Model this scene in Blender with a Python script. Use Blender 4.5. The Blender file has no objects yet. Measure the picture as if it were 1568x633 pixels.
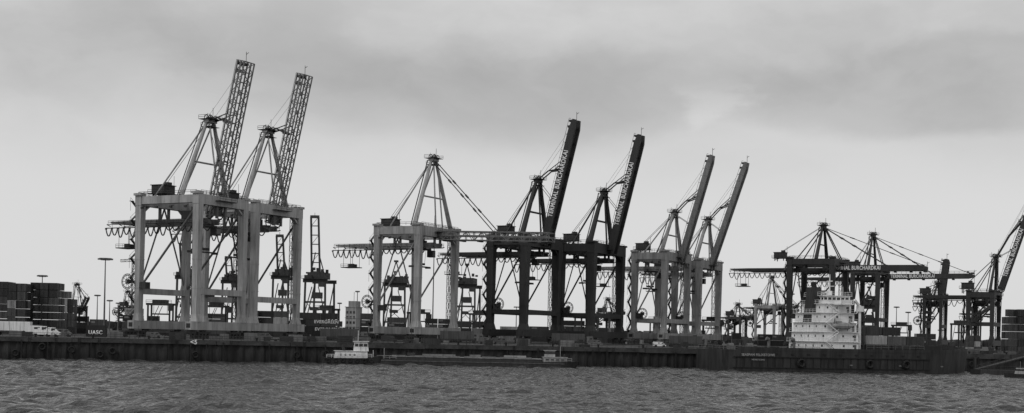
import bpy, math, random
import numpy as np
from mathutils import Vector, Matrix
random.seed(7)
V = Vector
sin, cos = math.sin, math.cos
TH = math.radians(1.2); F = 2000.0; CX = 784.0; HY = 512.5; CH = 9.0; GZ = 5.8
UPZ = V((0, 0, 1)); UPY = V((0, 1, 0))
scene = bpy.context.scene

# ---------- survey helpers: bearings measured from the photograph -> metres ----------
def ray(px, py):
    dx = px - CX; dy = py - HY
    return V(((dx*cos(TH) + dy*sin(TH))/F, 1.0, -(-dx*sin(TH) + dy*cos(TH))/F))
def at(px, py, D):
    r = ray(px, py)
    return V((r.x*D, D, CH + r.z*D))

# ---------- materials ----------
def mat(name, base, var=0.35, rough=0.6, scale=0.35, streak=True, metallic=0.0, grime=.55):
    m = bpy.data.materials.new(name); m.use_nodes = True
    nt = m.node_tree; n = nt.nodes; l = nt.links
    b = n['Principled BSDF']
    b.inputs['Roughness'].default_value = rough
    b.inputs['Metallic'].default_value = metallic
    tc = n.new('ShaderNodeTexCoord'); mp = n.new('ShaderNodeMapping')
    mp.inputs['Scale'].default_value = (1, 1, 0.18 if streak else 1)
    no = n.new('ShaderNodeTexNoise'); no.inputs['Scale'].default_value = scale
    no.inputs['Detail'].default_value = 8; no.inputs['Roughness'].default_value = 0.7
    cr = n.new('ShaderNodeValToRGB')
    lo = base*(1-var); hi = min(0.85, base*(1+var*0.5))
    cr.color_ramp.elements[0].position = 0.36; cr.color_ramp.elements[0].color = (lo, lo, lo, 1)
    cr.color_ramp.elements[1].position = 0.60; cr.color_ramp.elements[1].color = (hi, hi, hi, 1)
    l.new(tc.outputs['Object'], mp.inputs['Vector']); l.new(mp.outputs[0], no.inputs['Vector'])
    l.new(no.outputs['Fac'], cr.inputs['Fac'])
    mp2 = n.new('ShaderNodeMapping'); mp2.inputs['Scale'].default_value = (2.2, 2.2, 0.12 if streak else 2.2)
    n2 = n.new('ShaderNodeTexNoise'); n2.inputs['Scale'].default_value = 1.0; n2.inputs['Detail'].default_value = 5
    mr = n.new('ShaderNodeMapRange'); mr.inputs['From Min'].default_value = .52; mr.inputs['From Max'].default_value = .72
    mr.inputs['To Min'].default_value = 1.0; mr.inputs['To Max'].default_value = grime
    mx = n.new('ShaderNodeMix'); mx.data_type = 'RGBA'; mx.blend_type = 'MULTIPLY'; mx.inputs[0].default_value = 1
    l.new(tc.outputs['Object'], mp2.inputs[0]); l.new(mp2.outputs[0], n2.inputs['Vector']); l.new(n2.outputs['Fac'], mr.inputs['Value'])
    l.new(cr.outputs['Color'], mx.inputs[6]); l.new(mr.outputs[0], mx.inputs[7]); l.new(mx.outputs[2], b.inputs['Base Color'])
    return m

M_light = mat('crane_paint_light', 0.35, 0.35, 0.55, 0.3)
M_light2 = mat('crane_paint_pale', 0.28, 0.35, 0.55, 0.3)
M_mid = mat('crane_paint_mid', 0.16, 0.35, 0.5, 0.3)
M_dark = mat('crane_paint_dark', 0.022, 0.4, 0.6, 0.3)
M_dark_haze = mat('crane_paint_dark_hazed', 0.035, 0.4, 0.6, 0.3)  # dark crane paint with distance haze put into its colour, for far cranes
M_steel = mat('weathered_steel', 0.035, 0.4, 0.7, 0.8)
M_steel2 = mat('grey_steel', 0.13, 0.4, 0.6, 0.8)
M_boom = mat('boom_lattice_paint', 0.15, 0.4, 0.6, 0.8)
M_black = mat('rubber_black', 0.012, 0.3, 0.8, 1.0)
M_cable = mat('wire_rope', 0.03, 0.2, 0.6, 1.0)
M_white = mat('white_paint', 0.76, 0.12, 0.4, 0.4)
M_whiteship = mat('ship_white_paint', 0.80, 0.12, 0.45, 0.35, grime=.72)
M_glass = mat('dark_glass', 0.03, 0.2, 0.15, 1.0)
M_letter = mat('letter_paint', 0.84, 0.04, 0.5, 0.5, grime=.9)
M_letter2 = mat('faded_letter_paint', 0.34, 0.3, 0.5, 0.8)
M_hull = mat('ship_hull_paint', 0.026, 0.75, 0.65, 0.45, grime=.35)
M_deck = mat('deck_paint', 0.06, 0.4, 0.7, 0.4)
M_conc = mat('quay_cap_concrete', 0.050, 0.6, 0.85, 0.22, False)
M_leaf = mat('distant_foliage', 0.05, 0.5, 0.9, 0.1, False)
M_asph = mat('terminal_asphalt', 0.045, 0.35, 0.9, 0.08, False)
CONT = [mat('container_grey_%d' % i, b, 0.35, 0.6, 0.6) for i, b in
        enumerate([0.012, 0.022, 0.04, 0.065, 0.016, 0.03, 0.10, 0.05, 0.17, 0.32])]

def quaymat():
    m = bpy.data.materials.new('sheet_pile_quay_wall'); m.use_nodes = True
    nt = m.node_tree; n = nt.nodes; l = nt.links; b = n['Principled BSDF']
    b.inputs['Roughness'].default_value = 0.75
    tc = n.new('ShaderNodeTexCoord'); mp = n.new('ShaderNodeMapping')
    mp.inputs['Scale'].default_value = (0.35, 0.35, 0.10)
    n1 = n.new('ShaderNodeTexNoise'); n1.inputs['Scale'].default_value = 1.0; n1.inputs['Detail'].default_value = 12
    n1.inputs['Roughness'].default_value = 0.78
    cr = n.new('ShaderNodeValToRGB')
    cr.color_ramp.elements[0].position = 0.40; cr.color_ramp.elements[0].color = (0.005,)*3+(1,)
    cr.color_ramp.elements[1].position = 0.68; cr.color_ramp.elements[1].color = (0.045,)*3+(1,)
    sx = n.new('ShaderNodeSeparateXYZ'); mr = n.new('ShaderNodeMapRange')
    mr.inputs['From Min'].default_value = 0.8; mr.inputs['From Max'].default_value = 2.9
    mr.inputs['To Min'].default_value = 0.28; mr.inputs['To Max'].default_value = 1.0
    n3 = n.new('ShaderNodeTexNoise'); n3.inputs['Scale'].default_value = .3
    ad = n.new('ShaderNodeMath'); ad.operation = 'ADD'
    mx = n.new('ShaderNodeMix'); mx.data_type = 'RGBA'; mx.blend_type = 'MULTIPLY'; mx.inputs[0].default_value = 1
    l.new(tc.outputs['Object'], mp.inputs[0]); l.new(mp.outputs[0], n1.inputs['Vector']); l.new(tc.outputs['Object'], n3.inputs['Vector'])
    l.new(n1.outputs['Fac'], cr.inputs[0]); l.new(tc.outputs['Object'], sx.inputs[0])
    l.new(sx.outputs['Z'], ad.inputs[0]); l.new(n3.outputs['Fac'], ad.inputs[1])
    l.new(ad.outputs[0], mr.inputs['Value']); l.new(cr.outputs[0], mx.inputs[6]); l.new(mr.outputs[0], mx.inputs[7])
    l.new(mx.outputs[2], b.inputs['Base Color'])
    return m
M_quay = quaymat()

# ---------- mesh builder ----------
class M:
    def __init__(s): s.v = []; s.f = []; s.m = []
    def hexa(s, p, mi=0):
        o = len(s.v); s.v += [tuple(x) for x in p]
        for q in ((0,3,2,1),(4,5,6,7),(0,1,5,4),(1,2,6,5),(2,3,7,6),(3,0,4,7)):
            s.f.append(tuple(o+i for i in q)); s.m.append(mi)
    def box(s, c, d, mi=0):
        x, y, z = c; a, b, h = d[0]/2, d[1]/2, d[2]/2
        s.hexa([(x-a,y-b,z-h),(x+a,y-b,z-h),(x+a,y+b,z-h),(x-a,y+b,z-h),
                (x-a,y-b,z+h),(x+a,y-b,z+h),(x+a,y+b,z+h),(x-a,y+b,z+h)], mi)
    def beam(s, p, q, w, h=None, up=UPZ, w2=None, h2=None, mi=0):
        p = V(p); q = V(q); h = h or w; w2 = w2 or w; h2 = h2 or h
        d = (q-p)
        if d.length < 1e-5: return
        d.normalize(); sd = d.cross(up)
        if sd.length < 0.02: sd = d.cross(UPY if abs(d.y) < .9 else V((1,0,0)))
        sd.normalize(); u = sd.cross(d)
        A = []
        for c, ww, hh in ((p, w, h), (q, w2, h2)):
            A += [c-sd*ww/2-u*hh/2, c+sd*ww/2-u*hh/2, c+sd*ww/2+u*hh/2, c-sd*ww/2+u*hh/2]
        s.hexa(A, mi)
    def tube(s, p, q, r, r2=None, n=6, mi=0):
        p = V(p); q = V(q); r2 = r if r2 is None else r2
        d = (q-p)
        if d.length < 1e-5: return
        d.normalize(); a = d.cross(UPZ)
        if a.length < 0.02: a = d.cross(UPY)
        a.normalize(); b = a.cross(d); o = len(s.v)
        for c, rr in ((p, r), (q, r2)):
            for i in range(n):
                t = 2*math.pi*i/n
                s.v.append(tuple(c + a*cos(t)*rr + b*sin(t)*rr))
        for i in range(n):
            j = (i+1) % n
            s.f.append((o+i, o+j, o+n+j, o+n+i)); s.m.append(mi)
        s.f.append(tuple(o+i for i in range(n))[::-1]); s.m.append(mi)
        s.f.append(tuple(o+n+i for i in range(n))); s.m.append(mi)
    def poly(s, pts, r, mi=0, n=4):
        for a, b in zip(pts[:-1], pts[1:]): s.tube(a, b, r, n=n, mi=mi)
    def cat(s, p, q, sag, r, n=8, mi=0):
        p = V(p); q = V(q); pts = []
        for i in range(n+1):
            t = i/n; c = p.lerp(q, t); c.z -= sag*4*t*(1-t); pts.append(c)
        s.poly(pts, r, mi)
    def ring(s, c, ax, R, r, n=20, mi=0):
        c = V(c); ax = V(ax).normalized(); a = ax.cross(UPZ)
        if a.length < .02: a = ax.cross(UPY)
        a.normalize(); b = a.cross(ax)
        pts = [c + a*cos(2*math.pi*i/n)*R + b*sin(2*math.pi*i/n)*R for i in range(n+1)]
        s.poly(pts, r, mi)
    def truss(s, p, q, w, h, n, r, rb, up=UPZ, mi=0):
        p = V(p); q = V(q); d = (q-p).normalized(); sd = d.cross(up).normalized(); u = sd.cross(d)
        def c(t, i, j): return p.lerp(q, t) + sd*w/2*i + u*h/2*j
        for i in (-1, 1):
            for j in (-1, 1): s.beam(c(0,i,j), c(1,i,j), r*2, r*2, up, mi=mi)
        for k in range(n+1):
            t = k/n
            for a, b in (((-1,-1),(-1,1)),((-1,1),(1,1)),((1,1),(1,-1)),((1,-1),(-1,-1))):
                s.beam(c(t,*a), c(t,*b), rb*2, rb*2, mi=mi)
            if k < n:
                t2 = (k+1)/n; f = k % 2
                for a, b in (((-1,-1),(-1,1)),((-1,1),(1,1)),((1,1),(1,-1)),((1,-1),(-1,-1))):
                    if f: a, b = b, a
                    s.beam(c(t,*a), c(t2,*b), rb*2, rb*2, mi=mi)
    def rail(s, p, q, h=1.1, r=0.06, step=2.2, mi=0):
        p = V(p); q = V(q); n = max(1, int((q-p).length/step))
        for i in range(n+1):
            c = p.lerp(q, i/n); s.tube(c, c+V((0,0,h)), r, n=4, mi=mi)
        for k in (1.0, .5): s.tube(p+V((0,0,h*k)), q+V((0,0,h*k)), r, n=4, mi=mi)
    def obj(s, name, mats, parent=None):
        me = bpy.data.meshes.new(name); me.from_pydata(s.v, [], s.f); me.update()
        if not isinstance(mats, (list, tuple)): mats = [mats]
        for x in mats: me.materials.append(x)
        if len(mats) > 1: me.polygons.foreach_set('material_index', s.m)
        o = bpy.data.objects.new(name, me); scene.collection.objects.link(o)
        if parent: o.parent = parent
        return o

def empty(name, loc=(0,0,0), rz=0.0):
    e = bpy.data.objects.new(name, None); scene.collection.objects.link(e)
    e.location = loc; e.rotation_euler = (0, 0, rz); e.empty_display_size = 0.5
    return e

def lettering(name, body, parent, size, org, xd, zd, bold=0.02, align='CENTER', mt=None, squeeze=1.0):
    cu = bpy.data.curves.new(name, 'FONT'); cu.body = body; cu.size = size
    cu.align_x = align; cu.align_y = 'CENTER'; cu.extrude = 0.02; cu.offset = bold; cu.space_character = 1.08
    tmp = bpy.data.objects.new('tmp', cu); scene.collection.objects.link(tmp)
    dg = bpy.context.evaluated_depsgraph_get(); me = bpy.data.meshes.new_from_object(tmp.evaluated_get(dg))
    bpy.data.objects.remove(tmp)
    me.transform(Matrix.Diagonal((squeeze, 1, 1, 1)))
    me.materials.clear(); me.materials.append(mt or M_letter)
    o = bpy.data.objects.new(name, me); scene.collection.objects.link(o); o.parent = parent
    X = V(xd).normalized(); Z = V(zd).normalized(); Y = Z.cross(X)
    mm = Matrix((X, Y, Z)).transposed().to_4x4(); mm.translation = V(org)
    o.matrix_local = mm
    return o

ANG = math.radians(28)

# ---------- ship-to-shore crane ----------
def sts_crane(D, ox, wpx, xl, xr, top, bd, leg, apex, abase, hinge, tip, gy, back,
              paint, boom_paint=None, style='box', bw=4.4, bh=2.4, lowered=False, crossy=None,
              ucross=False, text=None, house=None, apx=None, light_detail=False, gp=None, ang=ANG, lk=.76):
    k = D/F; O = at(ox, 515, D); O.z = GZ
    e = V((cos(ang), -sin(ang), 0)); nn = V((sin(ang), cos(ang), 0)); C = V((0, 0, CH))
    def pl(px, py):
        r = ray(px, py); t = (O-C).dot(nn)/r.dot(nn); P = C + r*t
        return (P-O).dot(e), P.z-GZ
    root = empty('ship_to_shore_crane', O, -ang)
    W = wpx*k/sin(ang); L = lambda u, w, z: V((u, w, z))
    ul, _ = pl(xl, 500); ur, _ = pl(xr, 500); _, zt = pl(ox, top)
    B = bd*k; lg = leg*k*lk; boom_paint = boom_paint or paint; gp = gp or paint
    sz = 2.6; sh = 2.5
    m = M()
    for uu in (ul, ur):
        for ww in (-W/2, W/2):
            m.beam(L(uu, ww, sz+sh-.05), L(uu, ww, zt-B*.3), lg*.8, lg*0.86, up=UPY, w2=lg*1.12, h2=lg)
            m.beam(L(uu, ww, sz+sh-.1), L(uu, ww, sz+sh+2.2), lg*1.3, lg*1.15, up=UPY, w2=lg*.84, h2=lg*.88)
            for z in (zt*.35, zt*.55, zt*.75):
                m.box((uu, ww, z), (lg*(.86+.3*z/zt), lg*1.0, .22))
    m.obj('portal_legs', paint, root)
    m = M()
    for uu in (ul, ur):
        m.beam(L(uu, -W/2-lg*.55, zt-B/2), L(uu, W/2+lg*.55, zt-B/2), lg*1.1, B)
        for s_ in (-1, 1):
            m.beam(L(uu, s_*(W/2-lg*.4), zt-B-1.8), L(uu, s_*(W/2-lg*.4-2.4), zt-B+.1), lg*.7, .5)
            m.box((uu, s_*(W/2+lg*.2), zt+.35), (lg*1.3, lg*1.2, .7))
    for ww in (-W/2, W/2):
        m.beam(L(ul-lg*.5, ww, zt-B*.5+.07), L(ur+lg*.5, ww, zt-B*.5+.07), lg*.85, B*.78)
    m.obj('portal_head_beams', paint, root)
    m = M()
    for uu in (ul, ur):
        m.beam(L(uu, -W/2-3.2, sz+sh/2), L(uu, W/2+3.2, sz+sh/2), lg*1.15, sh)
    cz = None
    if crossy:
        _, cz = pl(ox, crossy)
        for uu in (ul, ur):
            m.beam(L(uu, -W/2, cz), L(uu, W/2, cz), lg*.8, 1.8)
        if ucross:
            for ww in (-W/2, W/2): m.beam(L(ul, ww, cz+.1), L(ur, ww, cz+.1), lg*.7, 1.5)
    m.obj('sill_and_tie_beams', paint, root)
    m = M()
    for uu in (ul, ur):
        for s_ in (-1, 1):
            for o_ in (-3.2, 3.2):
                wc = s_*W/2+o_
                m.box((uu, wc, 2.35), (1.0, 2.2, .55)); m.box((uu, wc, 1.75), (1.2, 5.4, .6))
                for j in range(4):
                    w_ = wc-2.2+j*1.45
                    m.tube((uu-.35, w_, .6), (uu+.35, w_, .6), .6, n=10)
                    m.box((uu, w_, 1.25), (1.1, .7, .5))
            m.box((uu, s_*(W/2+7.0), 1.5), (.8, .7, .7))
    m.obj('travel_bogies', M_steel2 if light_detail else M_steel, root)
    m = M()
    bz = (cz or 12)+.5
    for ww in (-W/2, W/2):
        m.tube(L(ul, ww, bz), L(ur, ww, zt-B), .34, n=8)
    for uu in (ul,):
        m.tube(L(uu, -W/2, bz), L(uu, 0, zt-B), .26, n=6); m.tube(L(uu, W/2, bz), L(uu, 0, zt-B), .26, n=6)
    m.obj('diagonal_braces', gp, root)
    m = M()
    z = 3.5; f = 0; su = ul-lg*.5-.9
    while z < zt-3.5:
        a = L(su, -W/2-1.7 if f else -W/2+1.7, z); b = L(su, -W/2+1.7 if f else -W/2-1.7, z+2.9)
        m.beam(a, b, .8, .18); m.tube(a+V((-.4,0,1)), b+V((-.4,0,1)), .05, n=4)
        m.box((su, b.y, b.z), (1.1, 1.0, .15)); m.tube(b+V((-.5,0,-2.9)), b+V((-.5,0,1.1)), .06, n=4)
        z += 2.9; f = 1-f
    m.truss(L(ur-lg*.5-1.1, W/2, 4), L(ur-lg*.5-1.1, W/2, zt), 1.3, 1.3, 12, .07, .05, up=UPY)
    m.obj('stairs_and_lift_shaft', M_steel, root)
    m = M()
    for uu in (ul, ur):
        for s_ in (-1, 1):
            m.rail(L(uu+s_*lg*.5, -W/2, zt), L(uu+s_*lg*.5, W/2, zt))
    for ww in (-W/2, W/2):
        m.rail(L(ul, ww-lg*.4, zt), L(ur, ww-lg*.4, zt))
    m.obj('handrails', M_steel, root)
    ub, zb = pl(*back); uh, zh = pl(*hinge); _, zg = pl(ox, gy)
    gd = 1.8
    m = M()
    for s_ in (-1, 1):
        w_ = s_*(bw/2-.4)
        m.beam(L(ub+10, w_, zg), L(uh, w_, zg), .7, gd)
        m.beam(L(ub, w_, zg+.4), L(ub+10.1, w_, zg+.1), .5, .6, h2=gd*.9)
        for uu in (ul, ur):
            m.beam(L(uu, w_, zg+gd/2-.1), L(uu, w_, zt-B+.2), .7, .7, up=UPY)
    nb = max(4, int((uh-ub)/4.5))
    for i in range(nb+1):
        uu = ub+(uh-ub)*i/nb
        m.beam(L(uu, -bw/2, zg+.45), L(uu, bw/2, zg+.45), .3, .4)
    m.obj('trolley_girder', gp, root)
    m = M()
    for s_ in (-1, 1):
        w_ = s_*(bw/2+1.2)
        m.box(((ub+uh)/2, w_, zg-.3), (uh-ub, .9, .12)); m.rail(L(ub, w_, zg-.25), L(uh, w_, zg-.25))
        for i in range(nb+1):
            uu = ub+(uh-ub)*i/nb; m.beam(L(uu, w_*.7, zg-.8), L(uu, w_*1.15, zg-.35), .15, .2)
    fz = zg-gd/2-.6; fn = int((ur-ub)/2.5)
    m.beam(L(ub, -bw/2-1.9, fz), L(ur, -bw/2-1.9, fz), .18, .3)
    for i in range(fn):
        u0 = ub+i*2.5; sg = (2.9 if i < fn*.55 else 1.4)*random.uniform(.65, 1.15)
        for w_ in (-bw/2-1.9, -bw/2-2.2):
            m.cat(L(u0, w_, fz-.2), L(u0+2.4, w_, fz-.2), sg, .13, 6)
        m.box((u0, -bw/2-2.0, fz-.2), (.35, .6, .5))
        if i % 2: m.tube(L(u0, -bw/2-1.9, fz), L(u0, -bw/2-1.9, zg+.8), .08, n=4)
    ug = ub+5.5
    for a in (-2, 2):
        for b in (-2.2, 2.2): m.tube(L(ug+a, b, zg-.8), L(ug+a, b, zg-7.6), .09, n=4)
    m.box((ug, 0, zg-7.6), (6, 5.2, .3)); m.rail(L(ug-3, -2.6, zg-7.5), L(ug+3, -2.6, zg-7.5)); m.box((ug+.5, 0, zg-6.9), (2, 3, 1.1))
    m.obj('walkways_and_cable_festoon', M_steel, root)
    m = M()
    hu, hz = pl(*(house or (xl-2, top-14)))
    hz = max(hz, zt+2.2)
    m.box((hu, 0, hz), (5.0, 5.0, 2.4)); m.box((hu, 0, hz+1.32), (5.6, 5.6, .22)); m.box((hu+1, 1, hz+1.9), (1.6, 1.8, 1.0))
    m.box((hu, 0, hz-1.35), (6.6, 6.6, .22))
    for a in (-2.1, 2.1):
        for b in (-2.1, 2.1): m.beam(L(hu+a, b, zt-.5), L(hu+a, b, hz-1.3), .35, .35, up=UPY)
    m.beam(L(hu-2.1, -2.1, zt), L(hu+2.1, -2.1, hz-1.3), .2); m.rail(L(hu-3.3, -3.3, hz-1.25), L(hu+3.3, -3.3, hz-1.25))
    m.tube(L(hu+2.5, 2, hz+1.4), L(hu+2.5, 2, hz+4.4), .08, n=4)
    for j in range(4): m.box((hu-1.7+j*1.15, -2.52, hz+.25), (.6, .06, .7))
    m.obj('machinery_house', M_steel, root)
    m = M()
    m.box((ul+(ur-ul)*.35, W*.18, zt-B-1.9), (5.5, 3.6, 2.8)); m.box((ul+(ur-ul)*.75, -W*.2, zt-B-1.2), (2.6, 2.4, 2.0))
    for i in range(4):
        uu = ul+(ur-ul)*(i+.5)/4
        m.beam(L(uu, -W/2-lg*.5, zt-B-.3), L(uu, -W/2-lg*.5-1.2, zt-B-.6), .15); m.box((uu, -W/2-lg*.5-1.3, zt-B-.9), (.8, .5, .6))
    m.box((ur+lg*.5+1.0, 0, zt-B*.5), (1.6, 8, .2)); m.rail(L(ur+lg*.5+1.8, -4, zt-B*.5+.1), L(ur+lg*.5+1.8, 4, zt-B*.5+.1))
    m.obj('electrical_room', M_steel, root)
    ua, za = pl(*apex); ab, _ = pl(abase, top)
    aw = (apx or 60)*k/sin(ang)/2; aw = min(aw, W/2)
    r0 = lg*.40
    m = M()
    for s_ in (-1, 1):
        m.tube(L(ab, s_*aw, zt-.3), L(ua, s_*1.5, za), r0, r0*.6, n=10)
        m.tube(L(ua, s_*1.3, za), L(ul+1, s_*aw*.55, zt), r0*.30, r0*.30, n=8)
        m.tube(L(ua+.8, s_*1.2, za-.5), L(ur+lg*.3, s_*bw*.5, zt), r0*.30, n=8)
    tt = .45
    m.tube(L(ab+(ua-ab)*tt, -aw+(aw-1.7)*tt, zt+(za-zt)*tt), L(ab+(ua-ab)*tt, aw-(aw-1.7)*tt, zt+(za-zt)*tt), r0*.35, n=6)
    m.box((ua, 0, za+.1), (2.0, 4.0, .9))
    m.obj('a_frame', gp if style != 'lattice' else paint, root)
    m = M()
    m.box((ua, 0, za+.7), (4.6, 5.4, .14))
    for s_ in (-1, 1):
        m.rail(L(ua-2.3, s_*2.7, za+.75), L(ua+2.3, s_*2.7, za+.75)); m.ring((ua-.6, s_*1.1, za+1.3), (0,1,0), .75, .14, 12)
        m.ring((ua+.9, s_*1.1, za+1.2), (0,1,0), .7, .14, 12)
    m.box((ua+.1, 0, za+1.1), (1.6, 2.2, .6)); m.box((ua, 0, za-1.6), (3.4, 4.6, .12)); m.rail(L(ua-1.7, -2.3, za-1.5), L(ua+1.7, -2.3, za-1.5))
    m.tube(L(ua+1, 0, za+1), L(ua+1, 0, za+4.2), .09, n=4); m.tube(L(ua-2, 1, za+1), L(ua-2, 1, za+3), .07, n=4)
    p0 = L(ab, -aw, zt); p1 = L(ua, -1.7, za); ofs = V((-.9-r0*.6, 0, 0))
    m.beam(p0+ofs, p1+ofs, .4, .1)
    m.obj('a_frame_head', M_steel, root)
    ut, ztp = pl(*tip); H = L(uh, 0, zh); T = L(ut, 0, ztp); d = (T-H).normalized()
    sd = V((0, -1, 0)); nrm = sd.cross(d); nrm = -nrm if (nrm.x > 0 or (abs(nrm.x) < .2 and nrm.z < 0)) else nrm
    Lb = (T-H).length
    m = M(); mr = M()
    if style == 'lattice':
        m.truss(H, T, bw, bh, int(Lb/3.0), .17, .095)
        for s_ in (-1, 1): m.beam(H+sd*s_*bw/2, T+sd*s_*bw/2, .25, .5)
        m.beam(H, H+d*5, bw*.9, bh*.6)
    else:
        for s_ in (-1, 1):
            c = sd*s_*(bw/2-.45)
            m.beam(H+c, H+d*(Lb*.93)+c, .9, bh, h2=bh*.92)
            m.beam(H+d*(Lb*.93)+c, T+c, .9, bh*.92, h2=bh*.45)
        n_ = int(Lb/6)
        for i in range(n_+1):
            c = H+d*(Lb*.93*i/n_); m.beam(c-sd*(bw/2-.3), c+sd*(bw/2-.3), .5, .8)
        if not text:
            for i in range(int(Lb/3)):
                c = H+d*(i*3+1.5)+sd*(bw/2+.02); m.beam(c-nrm*bh*.42, c+nrm*bh*.42, .12, .08, up=d)
    a = H+sd*(bw/2+.5)+nrm*(bh*.2); b = T+sd*(bw/2+.5)+nrm*(bh*.2)
    if not lowered:
        q = nrm*(bh/2+.7); n_ = int(Lb/3)
        for i in range(n_+1):
            c = H+d*(Lb*i/n_)+sd*(bw/2-.2); mr.tube(c+nrm*(bh/2-.05), c+q, .07, n=4)
        mr.tube(H+q+sd*(bw/2-.2), T+q+sd*(bw/2-.2), .07, n=4)
    else:
        mr.rail(a-sd*.9+V((0,0,bh*.3)), b-sd*.9+V((0,0,bh*.3)))
        for i in range(int(Lb/7)): mr.box(H+d*(i*7+3)-V((0,0,bh*.5+.3)), (.9, bw*.7, .5))
    mr.tube(T, T+V((0,0,3.0)), .1, n=4); mr.tube(T+V((0,0,2.2)), T+V((.9,0,2.7)), .09, n=4)
    mr.box(T-d*.8+nrm*(bh*.5), (1.4, bw*.8, .7)); mr.box(T-d*3.0+nrm*(bh*.5+.6), (.8, bw*.5, .8))
    for s_ in (-1, 1): mr.ring(H+sd*s_*bw*.5, (0,1,0), 1.1, .22, 12)
    m.obj('boom', boom_paint, root); mr.obj('boom_fittings', M_steel, root)
    m = M(); A = L(ua, 0, za)
    if lowered:
        for s_ in (-1, 1):
            w_ = s_*(bw/2-.3)
            for fr, rr in ((.52, .19), (.95, .13)):
                if fr > .9 and style == 'lattice': continue
                P = H.lerp(T, fr)+V((0, w_, bh/2))
                m.tube(A+V((0, s_*1.4, 0)), P, rr, n=5)
                for q in (.3, .5, .7):
                    mid = (A+V((0, s_*1.4, 0))).lerp(P, q); m.tube(mid-(P-A).normalized()*.8, mid+(P-A).normalized()*.8, rr*1.9, n=5)
                m.beam(P-V((0,0,1.2)), P+V((0,0,.3)), .6, .9, up=UPY)
    else:
        for s_ in (-1, 1):
            w_ = V((0, s_*1.4, 0))
            P = H+d*(Lb*.60)+nrm*(bh/2)+w_
            mid = A.lerp(P, .55)+w_*.4+V((-.3, 0, 1.4))
            m.tube(A+w_, mid, .28, n=5); m.tube(mid, P, .28, n=5)
            P3 = H+d*(Lb*.66)+nrm*(bh/2+.3)+w_; m.tube(mid, P3, .18, n=5)
            P2 = H+d*(Lb*.9)+nrm*(bh/2)+w_; m.tube(A+w_+V((0,0,1)), P2, .045, n=4)
            P4 = H+d*(Lb*.35)+nrm*(bh/2)+w_; m.tube(A+w_, P4, .10, n=4)
            m.beam(P4-nrm*.5, P4+nrm*.8, .5)
        cc = H+d*(Lb*.60)+nrm*(bh/2+.6); m.box(cc, (1.6, bw*.8, .2)); m.rail(cc+V((-.8, -bw*.4, 0)), cc+V((-.8, bw*.4, 0)))
    for s_ in (-.7, .7): m.tube(A+V((0, s_, .6)), L(hu, s_, hz+1.3), .09, n=4)
    m.obj('stays_and_ropes', M_cable, root)
    m = M(); tu = ul+(ur-ul)*random.uniform(.15, .75)
    m.box((tu, 0, zg-gd/2-.35), (5.0, bw+1.2, .5)); m.box((tu+3.6, 1.0, zg-gd/2-2.0), (2.2, 2.2, 2.4), 0)
    m.box((tu+4.3, 1.0, zg-gd/2-2.0), (.9, 2.0, 1.5), 1); m.box((tu-.5, 0, zg-gd/2+.3), (3, 3, 1.2))
    hz2 = random.uniform(5, 9)
    for a in (-1.6, 1.6):
        for b in (-1.4, 1.4): m.tube(L(tu+a-.5, b, zg-gd/2-.5), L(tu+a*.7-.5, b, zg-gd/2-hz2), .07, n=4)
    m.box((tu-.5, 0, zg-gd/2-hz2), (2.0, 4.0, .7)); m.box((tu-.5, 0, zg-gd/2-hz2-.9), (1.8, 11.5, .35))
    for s_ in (-1, 1): m.box((tu-.5, s_*5.6, zg-gd/2-hz2-1.1), (2.2, .3, .6))
    m.obj('trolley_cabin_and_spreader', [M_steel, M_glass], root)
    m = M(); rc = V((ul+lg*.2, -W/2-lg*.5-.8, (cz or 11)+1.6)) + V((-3.4 if not ucross else 4.0, 0, 1.2))
    for R in (2.3, 1.9, .8): m.ring(rc, (0, 1, 0), R, .13, 20)
    for i in range(10):
        t = i*math.pi/5; m.tube(rc, rc+V((cos(t)*2.3, 0, sin(t)*2.3)), .07, n=4)
    m.box(rc+V((0, .6, 0)), (1.1, 1.0, 1.1)); m.beam(rc+V((0,.6,0)), V((ul, -W/2, rc.z)), .5)
    m.box((ul+lg*.5+1.4, -W/2, (cz or 10)+1.7), (2.2, 2.0, 2.0))
    m.obj('cable_reel', M_steel, root)
    m = M()
    for uu in (ul, ur):
        m.box((uu, -W/2-3.24, sz+sh*.5), (lg*.7, .08, 1.3))
    m.obj('number_plates', M_dark, root)
    if text:
        c = H.lerp(T, text[1])+sd*(bw/2+.10)
        lettering('boom_lettering', 'TERMINAL BURCHARDKAI', root, text[0], c, d, (0, -1, 0), 0.045, squeeze=text[2] if len(text) > 2 else .85)
    return root

sts_crane(400, 290, 48, 248, 335, 304, 15, 15, (322, 187), 313, (329, 330), (377, 95), 341, (178, 345),
          M_light, M_boom, 'lattice', 4.6, 2.6, crossy=448, house=(250, 291), apx=66, gp=M_steel2, lk=.70)
sts_crane(432, 384, 48, 346, 421, 317, 15, 14, (411, 203), 407, (418, 343), (467, 115), 351, (276, 352),
          M_light, M_boom, 'lattice', 4.6, 2.6, crossy=460, house=(350, 302), apx=64, gp=M_steel2, lk=.70)
sts_crane(470, 637, 50, 606, 667, 350, 15, 13, (664, 246), 663, (672, 361), (845, 364), 377, (520, 382),
          M_light, M_boom, 'lattice', 4.6, 3.0, lowered=True, crossy=None, house=(598, 342), apx=56, gp=M_light2, lk=.72)
sts_crane(500, 801, 50, 776, 827, 366, 15, 14, (824, 278), 818, (836, 376), (883, 184), 390, (678, 394),
          M_dark, M_dark, 'box', 4.6, 3.0, crossy=479, ucross=True, text=(2.6, .49, .78), house=(775, 352), apx=40, lk=.78)
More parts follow.
